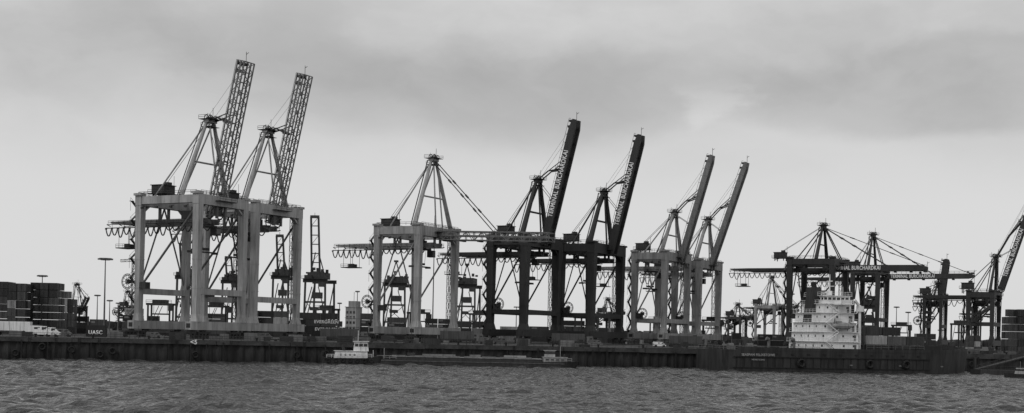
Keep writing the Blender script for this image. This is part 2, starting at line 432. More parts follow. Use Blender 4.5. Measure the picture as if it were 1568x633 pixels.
sts_crane(530, 903, 50, 880, 927, 376, 15, 14, (925, 296), 920, (937, 388), (982, 207), 400, (795, 404),
          M_dark, M_dark, 'box', 4.6, 3.0, crossy=484, ucross=True, text=(2.6, .5, .78), house=(875, 364), apx=40, lk=.78)
sts_crane(560, 1011, 45, 989, 1034, 389, 13, 11, (1033, 328), 1028, (1043, 401), (1091, 238), 412, (905, 418),
          M_light2, M_mid, 'box', 4.0, 2.3, crossy=492, ucross=True, house=(985, 378), apx=40, light_detail=True)
sts_crane(588, 1066, 42, 1048, 1084, 401, 12, 11, (1084, 339), 1079, (1088, 411), (1144, 249), 421, (985, 426),
          M_light2, M_mid, 'box', 4.0, 2.3, crossy=496, ucross=True, house=(1045, 390), apx=38, light_detail=True)
sts_crane(610, 1245, 38, 1219, 1283, 398, 11, 10, (1261, 348), 1258, (1290, 411), (1420, 411), 414, (1121, 424),
          M_dark, M_dark, 'box', 4.2, 2.8, lowered=True, crossy=486, ucross=True, text=(2.5, .17, .72), house=(1195, 402), apx=30)
sts_crane(650, 1330, 30, 1312, 1350, 412, 10, 8, (1337, 362), 1335, (1360, 424), (1492, 423), 428, (1225, 430),
          M_dark_haze, M_dark_haze, 'box', 4.2, 2.6, lowered=True, crossy=490, ucross=True, text=(2.3, .3, .72), house=(1308, 415), apx=26)
sts_crane(700, 1430, 20, 1419, 1444, 452, 8, 6, (1436, 436), 1434, (1440, 466), (1450, 397), 466, (1400, 470),
          M_dark, M_dark, 'box', 4.4, 3.4, crossy=500, house=(1417, 446), apx=18)
sts_crane(600, 1508, 34, 1488, 1524, 448, 10, 8, (1525, 396), 1520, (1533, 444), (1594, 272), 456, (1400, 472),
          M_dark, M_dark, 'box', 4.2, 2.6, crossy=497, ucross=True, text=(2.3, .33, .78), house=(1482, 438), apx=28)
# far cranes deeper in the port
sts_crane(980, 118, 10, 113, 124, 470, 4, 3, (118, 437), 118, (126, 472), (134, 456), 474, (100, 476),
          M_dark_haze, M_dark_haze, 'box', 4.0, 1.8, lowered=True, house=(110, 466), apx=9)
sts_crane(1000, 195, 11, 190, 202, 470, 4, 3, (196, 448), 196, (203, 472), (214, 466), 473, (178, 474),
          M_dark_haze, M_dark_haze, 'box', 4.0, 1.8, lowered=True, house=(190, 466), apx=9)
sts_crane(900, 931, 16, 922, 940, 480, 5, 4, (931, 460), 931, (942, 482), (956, 480), 484, (900, 486),
          M_dark_haze, M_dark_haze, 'box', 4.0, 2.0, lowered=True, house=(922, 476), apx=14)
sts_crane(900, 1130, 14, 1120, 1138, 485, 5, 4, (1130, 468), 1130, (1140, 487), (1156, 486), 488, (1105, 490),
          M_dark_haze, M_dark_haze, 'box', 4.0, 2.0, lowered=True, house=(1118, 480), apx=12)
sts_crane(850, 1180, 22, 1164, 1192, 468, 6, 5, (1182, 427), 1182, (1196, 471), (1222, 470), 473, (1140, 474),
          M_light2, M_mid, 'box', 4.0, 2.0, lowered=True, house=(1160, 462), apx=22, gp=M_mid)
sts_crane(950, 1495, 10, 1490, 1500, 478, 5, 3, (1494, 462), 1494, (1500, 482), (1516, 470), 482, (1470, 484),
          M_dark_haze, M_dark_haze, 'box', 4.0, 2.0, lowered=True, house=(1488, 474), apx=9)

# ---------- cranes facing the river (seen along their booms) ----------
def end_crane(px, D, halfpx, ytop, yplat, boomw=None):
    k = D/F; O = at(px, 515, D); O.z = GZ
    root = empty('yard_gantry_crane', O, math.radians(-8))
    zp = at(px, yplat, D).z-GZ; zt = at(px, ytop, D).z-GZ; hw = halfpx*k
    m = M()
    for sx in (-1, 1):
        for y in (0, 16):
            m.beam((sx*hw, y, 0.8), (sx*hw*.92, y, zp), .8, 1.0, up=UPY)
        m.beam((sx*hw, -3, 1.6), (sx*hw, 19, 1.6), 1.1, 1.4)
        m.tube((sx*hw, 0, 3), (sx*hw*.92, 16, zp-1), .3)
        m.beam((sx*hw*.3, 0, zp-3), (sx*hw*.9, 0, zp*.45), .4)
        for y in (-2, 2, 14, 18): m.tube((sx*hw-.4, y, .6), (sx*hw+.4, y, .6), .6, n=10)
    for y in (0, 16): m.box((0, y, zp), (hw*2+1.4, 1.1, 1.8))
    m.box((0, 0, zp*.62), (hw*2, .6, .9)); m.box((0, 0, zp*.3), (hw*2, .6, .9))
    for sx in (-1, 1): m.beam((sx*hw*.92, .4, zp*.3), (-sx*hw*.92, .4, zp*.62), .25)
    m.obj('portal_frame', M_dark_haze, root)
    m = M()
    m.box((0, 6, zp+2.6), (hw*1.5, 12, 3.2)); m.box((-hw*.6, 0, zp+1.7), (hw*.7, 3, 2)); m.box((hw*.7, -1, zp-1.9), (hw*.6, 2.6, 2.2))
    m.box((0, -1.5, zp+1.0), (hw*2.4, 1.2, .2)); m.rail((-hw*1.2, -2, zp+1.1), (hw*1.2, -2, zp+1.1))
    m.box((hw*.1, 2, zp*.74), (hw*.8, 4, 3.0)); m.box((-hw*.1, 1, zp*.5), (hw*.6, 5, 1.6))
    for i in range(7): m.box((random.uniform(-hw, hw), random.uniform(-1, 10), zp+random.uniform(3.5, 6)), (1.2, 1.2, random.uniform(.8, 2.5)))
    m.obj('machinery_platform', M_steel, root)
    if boomw:
        b = boomw*k; m = M()
        for sx in (-1, 1):
            m.beam((sx*b, 1, zp), (sx*b*.9, -3, zt), .7, 1.2, up=UPY)
            m.tube((sx*hw*.8, 4, zp), (sx*.8, 2, zp+(zt-zp)*.45), .28)
        n = int((zt-zp)/4)
        for i in range(n+1):
            z = zp+(zt-zp)*i/n; y = 1-4*i/n; m.box((0, y, z), (b*1.9, .5, .45))
            if i < n and i % 2 == 0: m.tube((-b*.9, y, z), (b*.9, y-4/n, zp+(zt-zp)*(i+1)/n), .12, n=4)
        m.box((0, -3, zt), (b*2.1, 1, 1.4)); m.tube((0, -3, zt), (0, -3, zt+2), .1, n=4)
        m.obj('raised_boom', M_dark_haze, root)
    else:
        m = M(); m.tube((-hw*.6, 2, zp), (0, 2, zt), .3); m.tube((hw*.6, 2, zp), (0, 2, zt), .3); m.box((0, 2, zt), (2, 2, 1))
        m.obj('head_frame', M_dark_haze, root)
end_crane(481, 640, 17, 333, 430, 6.5)
end_crane(428, 660, 13, 362, 425, 5.5)
end_crane(281, 640, 13, 375, 425, 5.5)
end_crane(603, 680, 17, 400, 436, None)
end_crane(712, 680, 15, 405, 438, None)
end_crane(350, 720, 12, 395, 432, 5)
end_crane(1330, 760, 12, 440, 470, None)

# ---------- quay wall, ground, water ----------
def qy(X): return 333+0.302*(X+130)
qd = V((1, .302, 0)).normalized(); qn = V((.302, -1, 0)).normalized()
X0, X1 = -420, 620
P0 = V((X0, qy(X0), 0)); P1 = V((X1, qy(X1), 0)); QL = (P1-P0).length
wall = M(); n = int(QL/0.7)
pts = []
for i in range(n):
    off = (0, 0.0, .38, .38)[i % 4]
    pts.append(P0+qd*(i*.7)+qn*off)
for p in pts:
    wall.v.append((p.x, p.y, -3)); wall.v.append((p.x, p.y, 4.7))
for i in range(len(pts)-1):
    wall.f.append((2*i, 2*i+2, 2*i+3, 2*i+1)); wall.m.append(0)
qroot = empty('quay_wall')
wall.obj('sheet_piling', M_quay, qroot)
m = M(); s = 0
while s < QL:
    ln = random.uniform(14, 26); e_ = min(QL, s+ln-.12); dz = random.uniform(-.05, .05); dn = random.uniform(-.06, .06)
    m.beam(P0+qd*s+qn*(.1+dn)+V((0,0,5.2+dz)), P0+qd*e_+qn*(.1+dn)+V((0,0,5.2+dz)), 1.6, random.choice((1.0, 1.2, 1.2, 1.6)))
    s += ln
m.obj('concrete_cap', M_conc, qroot)
m = M(); s = 6
while s < QL:
    c = P0+qd*s+qn*.98
    m.beam(c+V((0,0,-1)), c+V((0,0,random.uniform(4.2, 5.3))), .4, .3, up=qd)
    if random.random() < .35:
        c2 = c+qd*2
        for q in (-.25, .25): m.tube(c2+qd*q, c2+qd*q+V((0,0,5.9)), .05, n=4)
        for z in range(14): m.tube(c2-qd*.25+V((0,0,z*.42)), c2+qd*.25+V((0,0,z*.42)), .04, n=4)
    if random.random() < .4:
        c3 = c+qd*random.uniform(-3, 3)+V((0,0,random.uniform(1, 3.6))); m.ring(c3, qn, .75, .28, 12)
    s += random.uniform(4, 13)
m.obj('fenders_and_ladders', M_black, qroot)
m = M(); s = 3
while s < QL:
    c = P0+qd*s+qn*.1+V((0,0,5.75))
    m.tube(c, c+V((0,0,.7)), .3, .25, n=8); m.tube(c+V((0,0,.7)), c+V((0,0,.95)), .45, .4, n=8)
    s += 14
m.obj('mooring_bollards', M_black, qroot)
m = M()
m.rail(P0-qn*1.2+V((0,0,GZ)), P0-qn*1.2+qd*QL*.62+V((0,0,GZ)), 1.1, .05, 2.5)
m.obj('railing', M_steel, qroot)
gp_ = at(294, 522, 345); lettering('wall_marking', '<5', qroot, 1.6, V((gp_.x, qy(gp_.x), 5.2))+qn*.98, qd, qn, .05)
m = M()
for i in range(110):
    s = random.uniform(200, 700); c = P0+qd*s-qn*random.uniform(1.6, 12)+V((0,0,GZ)); h = random.uniform(.5, 2.2)
    m.beam(c+V((0,0,h/2)), c+qd*random.uniform(.6, 4.5)+V((0,0,h/2)), random.uniform(.6, 1.6), h, mi=random.randrange(4))
for i in range(30):
    s = random.uniform(200, 700); c = P0+qd*s-qn*random.uniform(1.6, 8)+V((0,0,GZ)); m.tube(c, c+V((0,0,random.uniform(2, 4.5))), .07, n=4, mi=1)
m.obj('utility_boxes', [M_steel2, M_steel, CONT[8], CONT[1]], qroot)

g = M(); FAR = 7000
g.v = [(-3500, qy(-3500), GZ), (P0.x, P0.y+.4, GZ), (P1.x, P1.y+.4, GZ), (P1.x+3500, P1.y+3500*.302, GZ), (FAR, FAR, GZ), (-FAR, FAR, GZ)]
g.f = [(0, 1, 2, 3, 4, 5)]; g.m = [0]
g.obj('ground', M_asph)
m = M()
for u_ in (-9, 12):
    a = at(270+u_*4, 515, 380); b = at(1300+u_*3, 515, 680)
    a.z = b.z = GZ+.08; m.beam(a, b, .15, .16)
m.obj('crane_rails', M_steel)

def watermat():
    m = bpy.data.materials.new('river_water'); m.use_nodes = True
    nt = m.node_tree; n = nt.nodes; l = nt.links; b = n['Principled BSDF']
    b.inputs['Base Color'].default_value = (.04, .04, .04, 1); b.inputs['Roughness'].default_value = .07
    b.inputs['IOR'].default_value = 1.33
    tc = n.new('ShaderNodeTexCoord')
    prev = None
    for sc, st, dist, det in (((.8, 1.2, 1), 1.0, .7, 4), ((3.0, 4.0, 1), .8, .14, 3)):
        mp = n.new('ShaderNodeMapping'); mp.inputs['Scale'].default_value = sc
        no = n.new('ShaderNodeTexNoise'); no.inputs['Scale'].default_value = 1; no.inputs['Detail'].default_value = det
        no.inputs['Distortion'].default_value = .6
        l.new(tc.outputs['Object'], mp.inputs[0]); l.new(mp.outputs[0], no.inputs['Vector'])
        bp = n.new('ShaderNodeBump'); bp.inputs['Strength'].default_value = st; bp.inputs['Distance'].default_value = dist
        l.new(no.outputs['Fac'], bp.inputs['Height'])
        if prev: l.new(prev.outputs[0], bp.inputs['Normal'])
        prev = bp
    l.new(prev.outputs[0], b.inputs['Normal'])
    return m
M_water = watermat()
rs = np.random.RandomState(3)
xs = np.arange(-230, 280, .5); ys = np.arange(90, 420, .5)
Xg, Yg = np.meshgrid(xs, ys); Z = np.zeros_like(Xg)
wx = 3*np.sin(Xg*.05+Yg*.03)+2*np.sin(Yg*.09-Xg*.02)
for i in range(64):
    lam = 1.5*(9.0/1.5)**rs.rand(); th = rs.normal(1.25, .6); kk = 2*math.pi/lam; amp = .0185*lam**.9
    ph = kk*(cos(th)*(Xg+wx*.25)+sin(th)*(Yg+wx*.2))+rs.rand()*6.28
    env = .6+.4*np.sin(Xg*rs.uniform(.01, .08)+Yg*rs.uniform(.01, .09)+rs.rand()*6.28)
    sn = np.sin(ph); Z += amp*env*(sn+.25*np.cos(2*ph))
patch = .78+.22*np.sin(Xg*.021+1.3*np.sin(Yg*.03))*np.sin(Yg*.045+Xg*.01)
Z *= patch
ed = np.minimum.reduce([(Xg-xs[0])/15, (xs[-1]-Xg)/15, (Yg-ys[0])/15, (ys[-1]-Yg)/15]).clip(0, 1); Z = Z*ed
ny, nx = Xg.shape
co_ = np.stack([Xg, Yg, Z], -1).reshape(-1, 3)
idx = np.arange(nx*ny).reshape(ny, nx)
quads = np.stack([idx[:-1,:-1], idx[:-1,1:], idx[1:,1:], idx[1:,:-1]], -1).reshape(-1, 4)
xa, xb, ya, yb = xs[0], xs[-1], ys[0], ys[-1]
ext = np.array([(-7000,-600,0),(7000,-600,0),(7000,7000,0),(-7000,7000,0),(xa,ya,0),(xb,ya,0),(xb,yb,0),(xa,yb,0)], float)
o_ = len(co_); co_ = np.vstack([co_, ext])
q2 = np.array([(0,1,5,4),(1,2,6,5),(2,3,7,6),(3,0,4,7)])+o_
quads = np.vstack([quads, q2])
me = bpy.data.meshes.new('water'); me.vertices.add(len(co_)); me.vertices.foreach_set('co', co_.ravel())
me.loops.add(quads.size); me.loops.foreach_set('vertex_index', quads.ravel().astype(np.int32))
me.polygons.add(len(quads)); me.polygons.foreach_set('loop_start', np.arange(0, quads.size, 4, dtype=np.int32))
me.update(calc_edges=True); me.polygons.foreach_set('use_smooth', np.ones(len(quads), dtype=bool)); me.materials.append(M_water)
wo = bpy.data.objects.new('water', me); scene.collection.objects.link(wo)

# ---------- containers ----------
def stack(px1, px2, ytop, D, depth=2, pale=0.1, short=False, gap=.25):
    c = at((px1+px2)/2, 515, D); k = D/F; wid = (px2-px1)*k; H = at((px1+px2)/2, ytop, D).z-GZ
    rows = max(1, round(H/2.6)); rh = H/rows
    lenc = 2.6 if short else (12.2 if wid > 20 else (6.1 if wid > 5 else 2.44)); nx = max(1, round(wid/lenc)); lx = wid/nx
    root = empty('container_stack', (c.x, D, GZ), 0.05)
    m = M()
    for i in range(nx):
        for j in range(depth):
            rr = rows if random.random() < .6 else max(1, rows-random.choice((0, 1, 1, 2)))
            for r in range(rr):
                mi = random.choice((0,1,2,3,4,5,7)) if random.random() > pale else random.choice((6, 8, 9))
                x = -wid/2+lx*(i+.5)+random.uniform(-.04, .04); y = j*2.9+random.uniform(-.06, .06); z = rh*(r+.5)
                m.box((x, y, z), (lx-gap, 2.44, rh-.16), mi)
                if short:
                    for q in (-.55, -.2, .2, .55): m.tube((x+q, y-1.27, z-rh*.42), (x+q, y-1.27, z+rh*.42), .04, n=4, mi=6)
                    m.box((x, y-1.24, z), (.05, .08, rh-.4), 0)
                else:
                    nr = int((lx-gap)/.6)
                    for q in range(nr): m.box((x-(lx-gap)/2+.35+q*.6, y-1.25, z), (.22, .09, rh-.5), mi)
                    if random.random() < .25 and lx > 5: m.box((x-lx*.25, y-1.31, z+.3), (lx*.28, .03, .7), 8)
                for q in (-1, 1):
                    m.box((x+q*((lx-gap)/2-.08), y-1.26, z), (.18, .14, rh-.2), mi)
    m.obj('containers', CONT, root)
    return root
for a in [(-30, 12, 431, 430, 3, .08, True), (12, 40, 434, 427, 3, .06, True), (47, 88, 433, 436, 3, .05, True), (90, 104, 446, 470, 2, .1, True), (104, 113, 458, 470, 2, .1, True), (100, 135, 484, 480, 2, .2), (138, 160, 489, 500, 2, .1),
          (188, 216, 472, 500, 2, .15), (225, 262, 484, 520, 2, .05), (300, 345, 480, 560, 2, .2), (375, 440, 476, 560, 2, .1), (455, 516, 479, 470, 2, .04),
          (516, 532, 492, 500, 1, .1), (551, 574, 480, 500, 2, .1), (592, 622, 486, 520, 2, .3), (650, 690, 488, 540, 2, .1), (700, 745, 492, 540, 2, .2),
          (765, 795, 500, 600, 2, .2), (810, 840, 500, 600, 2, .2), (858, 895, 491, 600, 2, .1), (915, 945, 502, 620, 1, .1), (985, 1030, 507, 650, 1, .2),
          (1060, 1100, 506, 650, 1, .2), (1405, 1432, 511, 480, 2, .15), (1432, 1462, 508, 500, 2, .3), (1480, 1500, 514, 500, 1, .2), (1545, 1600, 474, 470, 3, .08, True),
          (1120, 1150, 510, 650, 1, .2), (1315, 1345, 498, 520, 2, .1), (1160, 1200, 512, 640, 1, .3)]:
    stack(*a)
r = stack(468, 514, 480, 455, 1, 0)
lettering('container_lettering', 'EVERGREEN', r, 1.5, (2.0, -1.40, 6.2), (1,0,0), (0,-1,0), .04)
lettering('container_lettering', 'EVERGREEN', r, 1.5, (2.3, -1.40, 3.6), (1,0,0), (0,-1,0), .04)
r = stack(133, 163, 498, 372, 1, 0)
lettering('container_lettering', 'UASC', r, 1.5, (0, -1.42, 1.3), (1,0,0), (0,-1,0), .04)
r = stack(455, 500, 515, 366, 1, 1)

# ---------- vehicles ----------
def wheels(m, xs, y0, y1, r, mi):
    for x in xs:
        for y in (y0, y1): m.tube((x, y-.15, r), (x, y+.15, r), r, n=14, mi=mi)
def truck(px, D, L=13.0, white=True, rz=.05):
    c = at(px, 515, D); root = empty('container_truck', (c.x, D, GZ), rz)
    m = M()
    m.box((0, 0, 1.15), (L, 2.3, .3), 2); m.box((0, 0, 2.65), (L-.8, 2.44, 2.6), 0)
    for i in range(int((L-1)/.6)): m.box((-(L-.8)/2+.4+i*.6, -1.25, 2.65), (.2, .08, 2.2), 0)
    x = L/2+1.6
    m.hexa([(x-1.2,-1.2,.7),(x+1.2,-1.2,.7),(x+1.2,1.2,.7),(x-1.2,1.2,.7),(x-1.2,-1.2,3.1),(x+.7,-1.2,3.1),(x+.7,1.2,3.1),(x-1.2,1.2,3.1)], 1)
    m.box((x+1.02, 0, 2.35), (.2, 2.1, .9), 3); m.box((x+.2, -1.22, 2.3), (.9, .06, .7), 3)
    wheels(m, (-L/2+1, -L/2+2.3, -L/2+3.6, L/2-.5, L/2+1.9), -1.05, 1.05, .52, 4)
    m.obj('truck_body', [M_white if white else CONT[3], M_steel2, M_steel, M_glass, M_black], root)
def van(px, D, s=1.0, mt=None, name='panel_van'):
    c = at(px, 515, D); root = empty(name, (c.x, D, GZ), .1)
    m = M()
    prof = [(-2.7,.45),(2.6,.45),(2.75,1.0),(2.0,1.35),(1.3,2.25),(-2.5,2.35),(-2.75,1.9)]
    n = len(prof)
    for y in (-1, 1):
        for p in prof: m.v.append((p[0]*s, y*(1.0 if p[1] < 1.5 else .9), p[1]*s))
    for i in range(n):
        j = (i+1) % n; m.f.append((i, j, n+j, n+i)); m.m.append(0)
    m.f.append(tuple(range(n))[::-1]); m.m.append(0); m.f.append(tuple(range(n, 2*n))); m.m.append(0)
    m.box((1.15*s, 0, 1.75*s), (.9*s, 1.96, .6*s), 1); m.box((-.3*s, 0, 1.8*s), (1.2*s, 1.9, .45*s), 1)
    wheels(m, (-1.8*s, 1.8*s), -.92, .92, .38, 2)
    m.obj('van_body', [mt or M_white, M_glass, M_black], root)
truck(14, 372); van(60, 352, 1.25); van(75, 356, 1.1)
truck(520, 420, white=False)
for i, (px, D) in enumerate([(40, 385), (96, 360), (236, 372), (405, 400), (560, 385), (596, 395), (745, 410), (766, 412), (912, 430), (1010, 440), (1093, 440)]):
    van(px, D, random.uniform(.75, .95), random.choice([CONT[1], CONT[6], CONT[3], M_white]), 'parked_van')
truck(700, 430, 12, False); truck(870, 450, 12, False); truck(330, 410, 12, False); truck(1050, 450, 12, False)

def straddle(px, D, rz=0.3):
    c = at(px, 515, D); root = empty('straddle_carrier', (c.x, D, GZ), rz); m = M()
    for y in (-2.2, 2.2):
        m.box((0, y, 1.5), (9.6, .8, .9))
        for x in (-4, 4): m.beam((x, y, 1.6), (x, y, 11.5), .55, .55, up=UPY)
        m.box((0, y, 11.6), (9.4, .7, .8)); m.tube((-4, y, 2), (0, y, 11), .12, n=4)
        for x in (-3.8, -1.4, 1.4, 3.8): m.tube((x, y-.3, .75), (x, y+.3, .75), .75, n=12, mi=1)
    for x in (-4, 4): m.box((x, 0, 11.7), (.6, 5, .6))
    m.box((0, 0, 12.6), (5, 3.6, 1.3)); m.box((4.4, -2.2, 10.2), (1.6, 1.6, 2.0)); m.box((0, 0, 8), (6.2, 2.4, .5))
    for x in (-2.5, 2.5): m.tube((x, 0, 8), (x, 0, 11.5), .08, n=4)
    m.rail((-4.7, -2.5, 12), (4.7, -2.5, 12))
    m.obj('carrier_frame', [M_steel, M_black], root)
for px, D in [(245, 480), (330, 500), (640, 560), (735, 560), (1010, 620), (500, 520), (895, 600), (1380, 640), (1470, 560), (1090, 600)]:
    straddle(px, D, random.uniform(-.6, .9))

# ---------- floodlight masts ----------
def mast(px, D, ytop, head=1.0, name='floodlight_mast'):
    c = at(px, 515, D); H = at(px, ytop, D).z-GZ; root = empty(name, (c.x, D, GZ)); m = M()
    m.tube((0,0,0), (0,0,H), .35, .16, n=10); m.tube((0,0,0), (0,0,1.2), .6, .5, n=10)
    if head > 0:
        m.ring((0,0,H), (0,0,1), 1.6*head, .12, 14); m.ring((0,0,H-.5), (0,0,1), 1.2*head, .1, 14)
        for i in range(8):
            t = i*math.pi/4; p = V((cos(t)*1.6*head, sin(t)*1.6*head, H)); m.tube((0,0,H), p, .08, n=4); m.box(p-V((0,0,.25)), (.7*head, .5*head, .45))
    m.obj('mast', M_steel2 if head > 0 else M_steel, root)
mast(159, 440, 396, 1.3); mast(63, 520, 422, 1.1); mast(148, 620, 452, .8); mast(167, 640, 460, .8); mast(180, 700, 464, .7)
mast(546, 640, 446, .6); mast(662, 700, 330, 0, 'antenna_mast'); mast(519, 640, 464, .6); mast(210, 640, 420, .6)
mast(790, 700, 470, .8); mast(846, 760, 480, .8); mast(1372, 700, 470, .8); mast(1390, 700, 478, .8); mast(1212, 760, 450, .7); mast(568, 700, 466, .7)
m = M(); c = at(204, 515, 560); m.truss((0,0,0), (0,0,at(204, 400, 560).z-GZ), 1.8, 1.8, 14, .12, .06, up=UPY)
m.truss((-6,0,at(204,400,560).z-GZ), (3,0,at(204,398,560).z-GZ), 1, 1, 5, .08, .05)
r = empty('lattice_radio_mast', (c.x, 560, GZ)); m.obj('lattice', M_steel2, r)

# ---------- office tower ----------
c = at(541, 515, 620); r = empty('terminal_office_tower', (c.x, 620, GZ), -.3); H = at(541, 462, 620).z-GZ; m = M()
m.box((0,0,H*.42), (5.4, 7, H*.84)); m.box((.3,0,H*.92), (4.0, 5, H*.18)); m.box((0,0,H*.845), (6, 7.6, .3)); m.box((0,0,H*.55), (5.9, 7.5, .25)); m.box((0,0,H*.3), (5.9, 7.5, .25))
m.tube((0,0,H), (0,0,H+4.5), .12)
for z in range(1, 6):
    for x in (-1.7, 0, 1.7): m.box((x, -3.52, z*H*.14), (1.0, .1, 1.2), 1)
m.obj('tower_walls', [M_light2, M_glass], r)

# ---------- hulls ----------
def hullmesh(m, L, B, zd, draft=1.5, bow=.25, stern=.12, sheer=1.0, flare=1.05, n=26, y0=0, sternfull=.75, mi=0):
    rows = []
    for i in range(n+1):
        t = i/n; fb = 1.0
        if t > 1-bow: q = (t-(1-bow))/bow; fb = max(.02, 1-q**2.2)
        if t < stern: q = 1-t/stern; fb = min(fb, 1-(1-sternfull)*q**2)
        z = zd+sheer*(max(0, t-.6)/.4)**2+sheer*.3*(max(0, .15-t)/.15)
        b = B/2*fb; x = t*L
        rk = (t-.9)*10*1.2 if t > .9 else 0
        rows.append([(x+rk, y0-b*flare, z), (x+rk*.3, y0-b, 0.3), (x, y0-b*.9, -draft), (x, y0+b*.9, -draft), (x+rk*.3, y0+b, .3), (x+rk, y0+b*flare, z)])
    o = len(m.v)
    for r_ in rows: m.v += r_
    for i in range(n):
        for j in range(5):
            m.f.append((o+i*6+j, o+i*6+j+1, o+i*6+6+j+1, o+i*6+6+j)); m.m.append(mi)
        m.f.append((o+i*6+5, o+i*6, o+i*6+6, o+i*6+11)); m.m.append(mi)
    m.f.append(tuple(o+j for j in range(6))[::-1]); m.m.append(mi)
    m.f.append(tuple(o+n*6+j for j in range(6))); m.m.append(mi)
    return rows

# container ship
sp = V((at(1107, 569, 362).x, 362, 0)); root = empty('container_ship', sp, math.atan(.30))
m = M(); rows = hullmesh(m, 84, 18, 6.0, 3, .2, .06, .6, 1.02, 40, 9.0, .94); m.obj('hull', M_hull, root)
m = M()
for a_, b_ in zip(rows[:-1], rows[1:]):
    for j in (0, 5):
        if a_[0][0] > 3: m.beam(V(a_[j])+V((0,0,.45)), V(b_[j])+V((0,0,.45)), .12, .9)
m.obj('bulwark', M_hull, root)
m = M()   # rubbing strakes, frames, overboard pipes and fenders on the near side
m.beam((3, -.30, 4.2), (66, -.30, 4.2), .22, .25); m.beam((3, -.16, 1.2), (66, -.16, 1.2), .2, .2)
for i in range(26): m.beam((4+i*2.4, -.14, 1.2), (4+i*2.4, -.26, 4.1), .1, .16, up=V((1,0,0)))
for x in (24, 46, 58): m.ring((x, -.5, 2.6), (0,1,0), 1.0, .4, 12)
for i in range(12): m.box((6+i*5.1, -.31, 5.1), (.8, .12, .4))
m.obj('hull_strakes_and_fenders', M_black, root)
m = M(); m.rail((.3, .6, 6.1), (.3, 17, 6.1)); m.rail((.3, .4, 6.1), (30, -.1, 6.1)); m.rail((45, -.2, 6.9), (64, -.2, 6.9))
for x in (4, 8, 13, 20): m.box((x, 3, 6.6), (1.6, 1.4, 1.2)); m.tube((x+2, 2, 6), (x+2, 2, 8), .2)
for x in (6, 12): m.tube((x-.8, 8, 7), (x+.8, 8, 7), .9, n=12)
for x in (16, 24): m.tube((x, 4, 6), (x, 4, 9), .45, n=10); m.tube((x, 4, 9), (x-.8, 4, 9.4), .6, n=10)
m.obj('deck_gear', M_steel2, root)
m = M()
def level(s0, s1, w0, w1, z, h, nw=4):
    m.box(((s0+s1)/2, (w0+w1)/2, z+h/2), (s1-s0, w1-w0, h), 0)
    m.box(((s0+s1)/2, (w0+w1)/2, z+h+.04), (s1-s0+1.2, w1-w0+1.0, .14), 0)
    for i in range(nw): m.box((s0+1.6+(s1-s0-3)*i/(nw-1)+random.uniform(-.3, .3), w0-.01, z+h*.6), (.5, .08, .6), 1)
    for i in range(nw): m.box((s0-.01, w0+1.8+(w1-w0-3.6)*i/(nw-1), z+h*.6), (.08, .5, .6), 1)
    m.box((s1-1.0, w0-.01, z+h*.42), (.7, .06, 1.7), 2)
    zz = z+h+.1
    m.rail((s0-.5, w0-.4, zz), (s1+.5, w0-.4, zz), 1.0, .04, 1.8); m.rail((s0-.5, w0-.4, zz), (s0-.5, w1+.4, zz), 1.0, .04, 1.8)
level(29.5, 43, 1, 17, 6.0, 2.8); level(30.2, 43, 1.2, 16.8, 8.85, 2.7); level(30.6, 42.5, 1.4, 16.6, 11.6, 2.7)
level(31.0, 42, 1.8, 16.2, 14.35, 2.7, 3); level(32.4, 41.6, 3.0, 15, 17.1, 2.6, 3); level(33.5, 41.4, 3.6, 14.4, 19.75, 2.3, 2)
m.box((38, 9, 19.6), (4.2, 20, .3)); m.box((38, -.6, 20.2), (3.4, .2, 1.1)); m.rail((36, -1, 19.7), (40, -1, 19.7))
m.box((37.45, 9, 21.2), (8.0, 10.9, .8), 1)
for x in range(6): m.box((34.2+x*1.4, 3.5, 21.2), (.25, .2, 1.0), 0)
for y in range(7): m.box((33.4, 4.2+y*1.6, 21.2), (.25, .25, 1.0), 0)
for i in range(5):
    a = V((32 if i % 2 else 36, .2, 8.8+i*2.75-2.75)); b = V((36 if i % 2 else 32, .2, 8.8+i*2.75)); m.beam(a, b, .6, .15)
    m.tube(a+V((0,-.4,1)), b+V((0,-.4,1)), .05, n=4)
m.tube((38, 9, 22), (38, 9, 28.5), .3, .12); m.beam((38, 6.5, 25), (38, 11.5, 25), .2); m.box((38, 9, 26.5), (.4, 2.6, .3)); m.box((37, 7.4, 23), (1.2,1.2,1.2))
m.tube((38, 9, 24), (34.5, 9, 22), .12); m.tube((40, 5, 22), (40, 5, 24.8), .08)
m.tube((44.5, 3, 6), (44.5, 3, 19.5), .5, .35, n=10); m.beam((44.5, 3, 19), (41.8, 1.6, 21), .6, .6); m.box((44.5, 3, 18.5), (1.6, 1.6, 1.6))
m.obj('superstructure', [M_whiteship, M_glass, M_steel2], root)
m = M()
m.hexa([(30.8,6.5,14),(34,6.5,14),(34,11.5,14),(30.8,11.5,14),(31.6,7.2,24.6),(34.2,7.2,24.6),(34.2,10.8,24.6),(31.6,10.8,24.6)])
for y in (8, 9, 10): m.tube((33, y, 24.4), (33-.4, y, 26), .3, n=8)
m.obj('funnel', M_hull, root)
m = M()
prev = None
for i in range(9):
    t = i/8; r_ = 1.1*math.sqrt(max(.06, 1-(2*t-1)**2)); c = V((34+t*6.5, .3, 13.4))
    if prev: m.tube(prev[0], c, prev[1], r_, n=10)
    prev = (c, r_)
m.box((36, .3, 14.4), (1.6, 1.2, .7))
for x in (34.8, 39.6): m.beam((x, 1.4, 12), (x, .2, 15.6), .22); m.beam((x, .2, 15.6), (x, -.2, 14.3), .15)
m.obj('lifeboat', M_light2, root)
m = M()
for i in range(3): m.box((50+i*8.5, 9, 7.2), (7.6, 15, 2.0), 0)
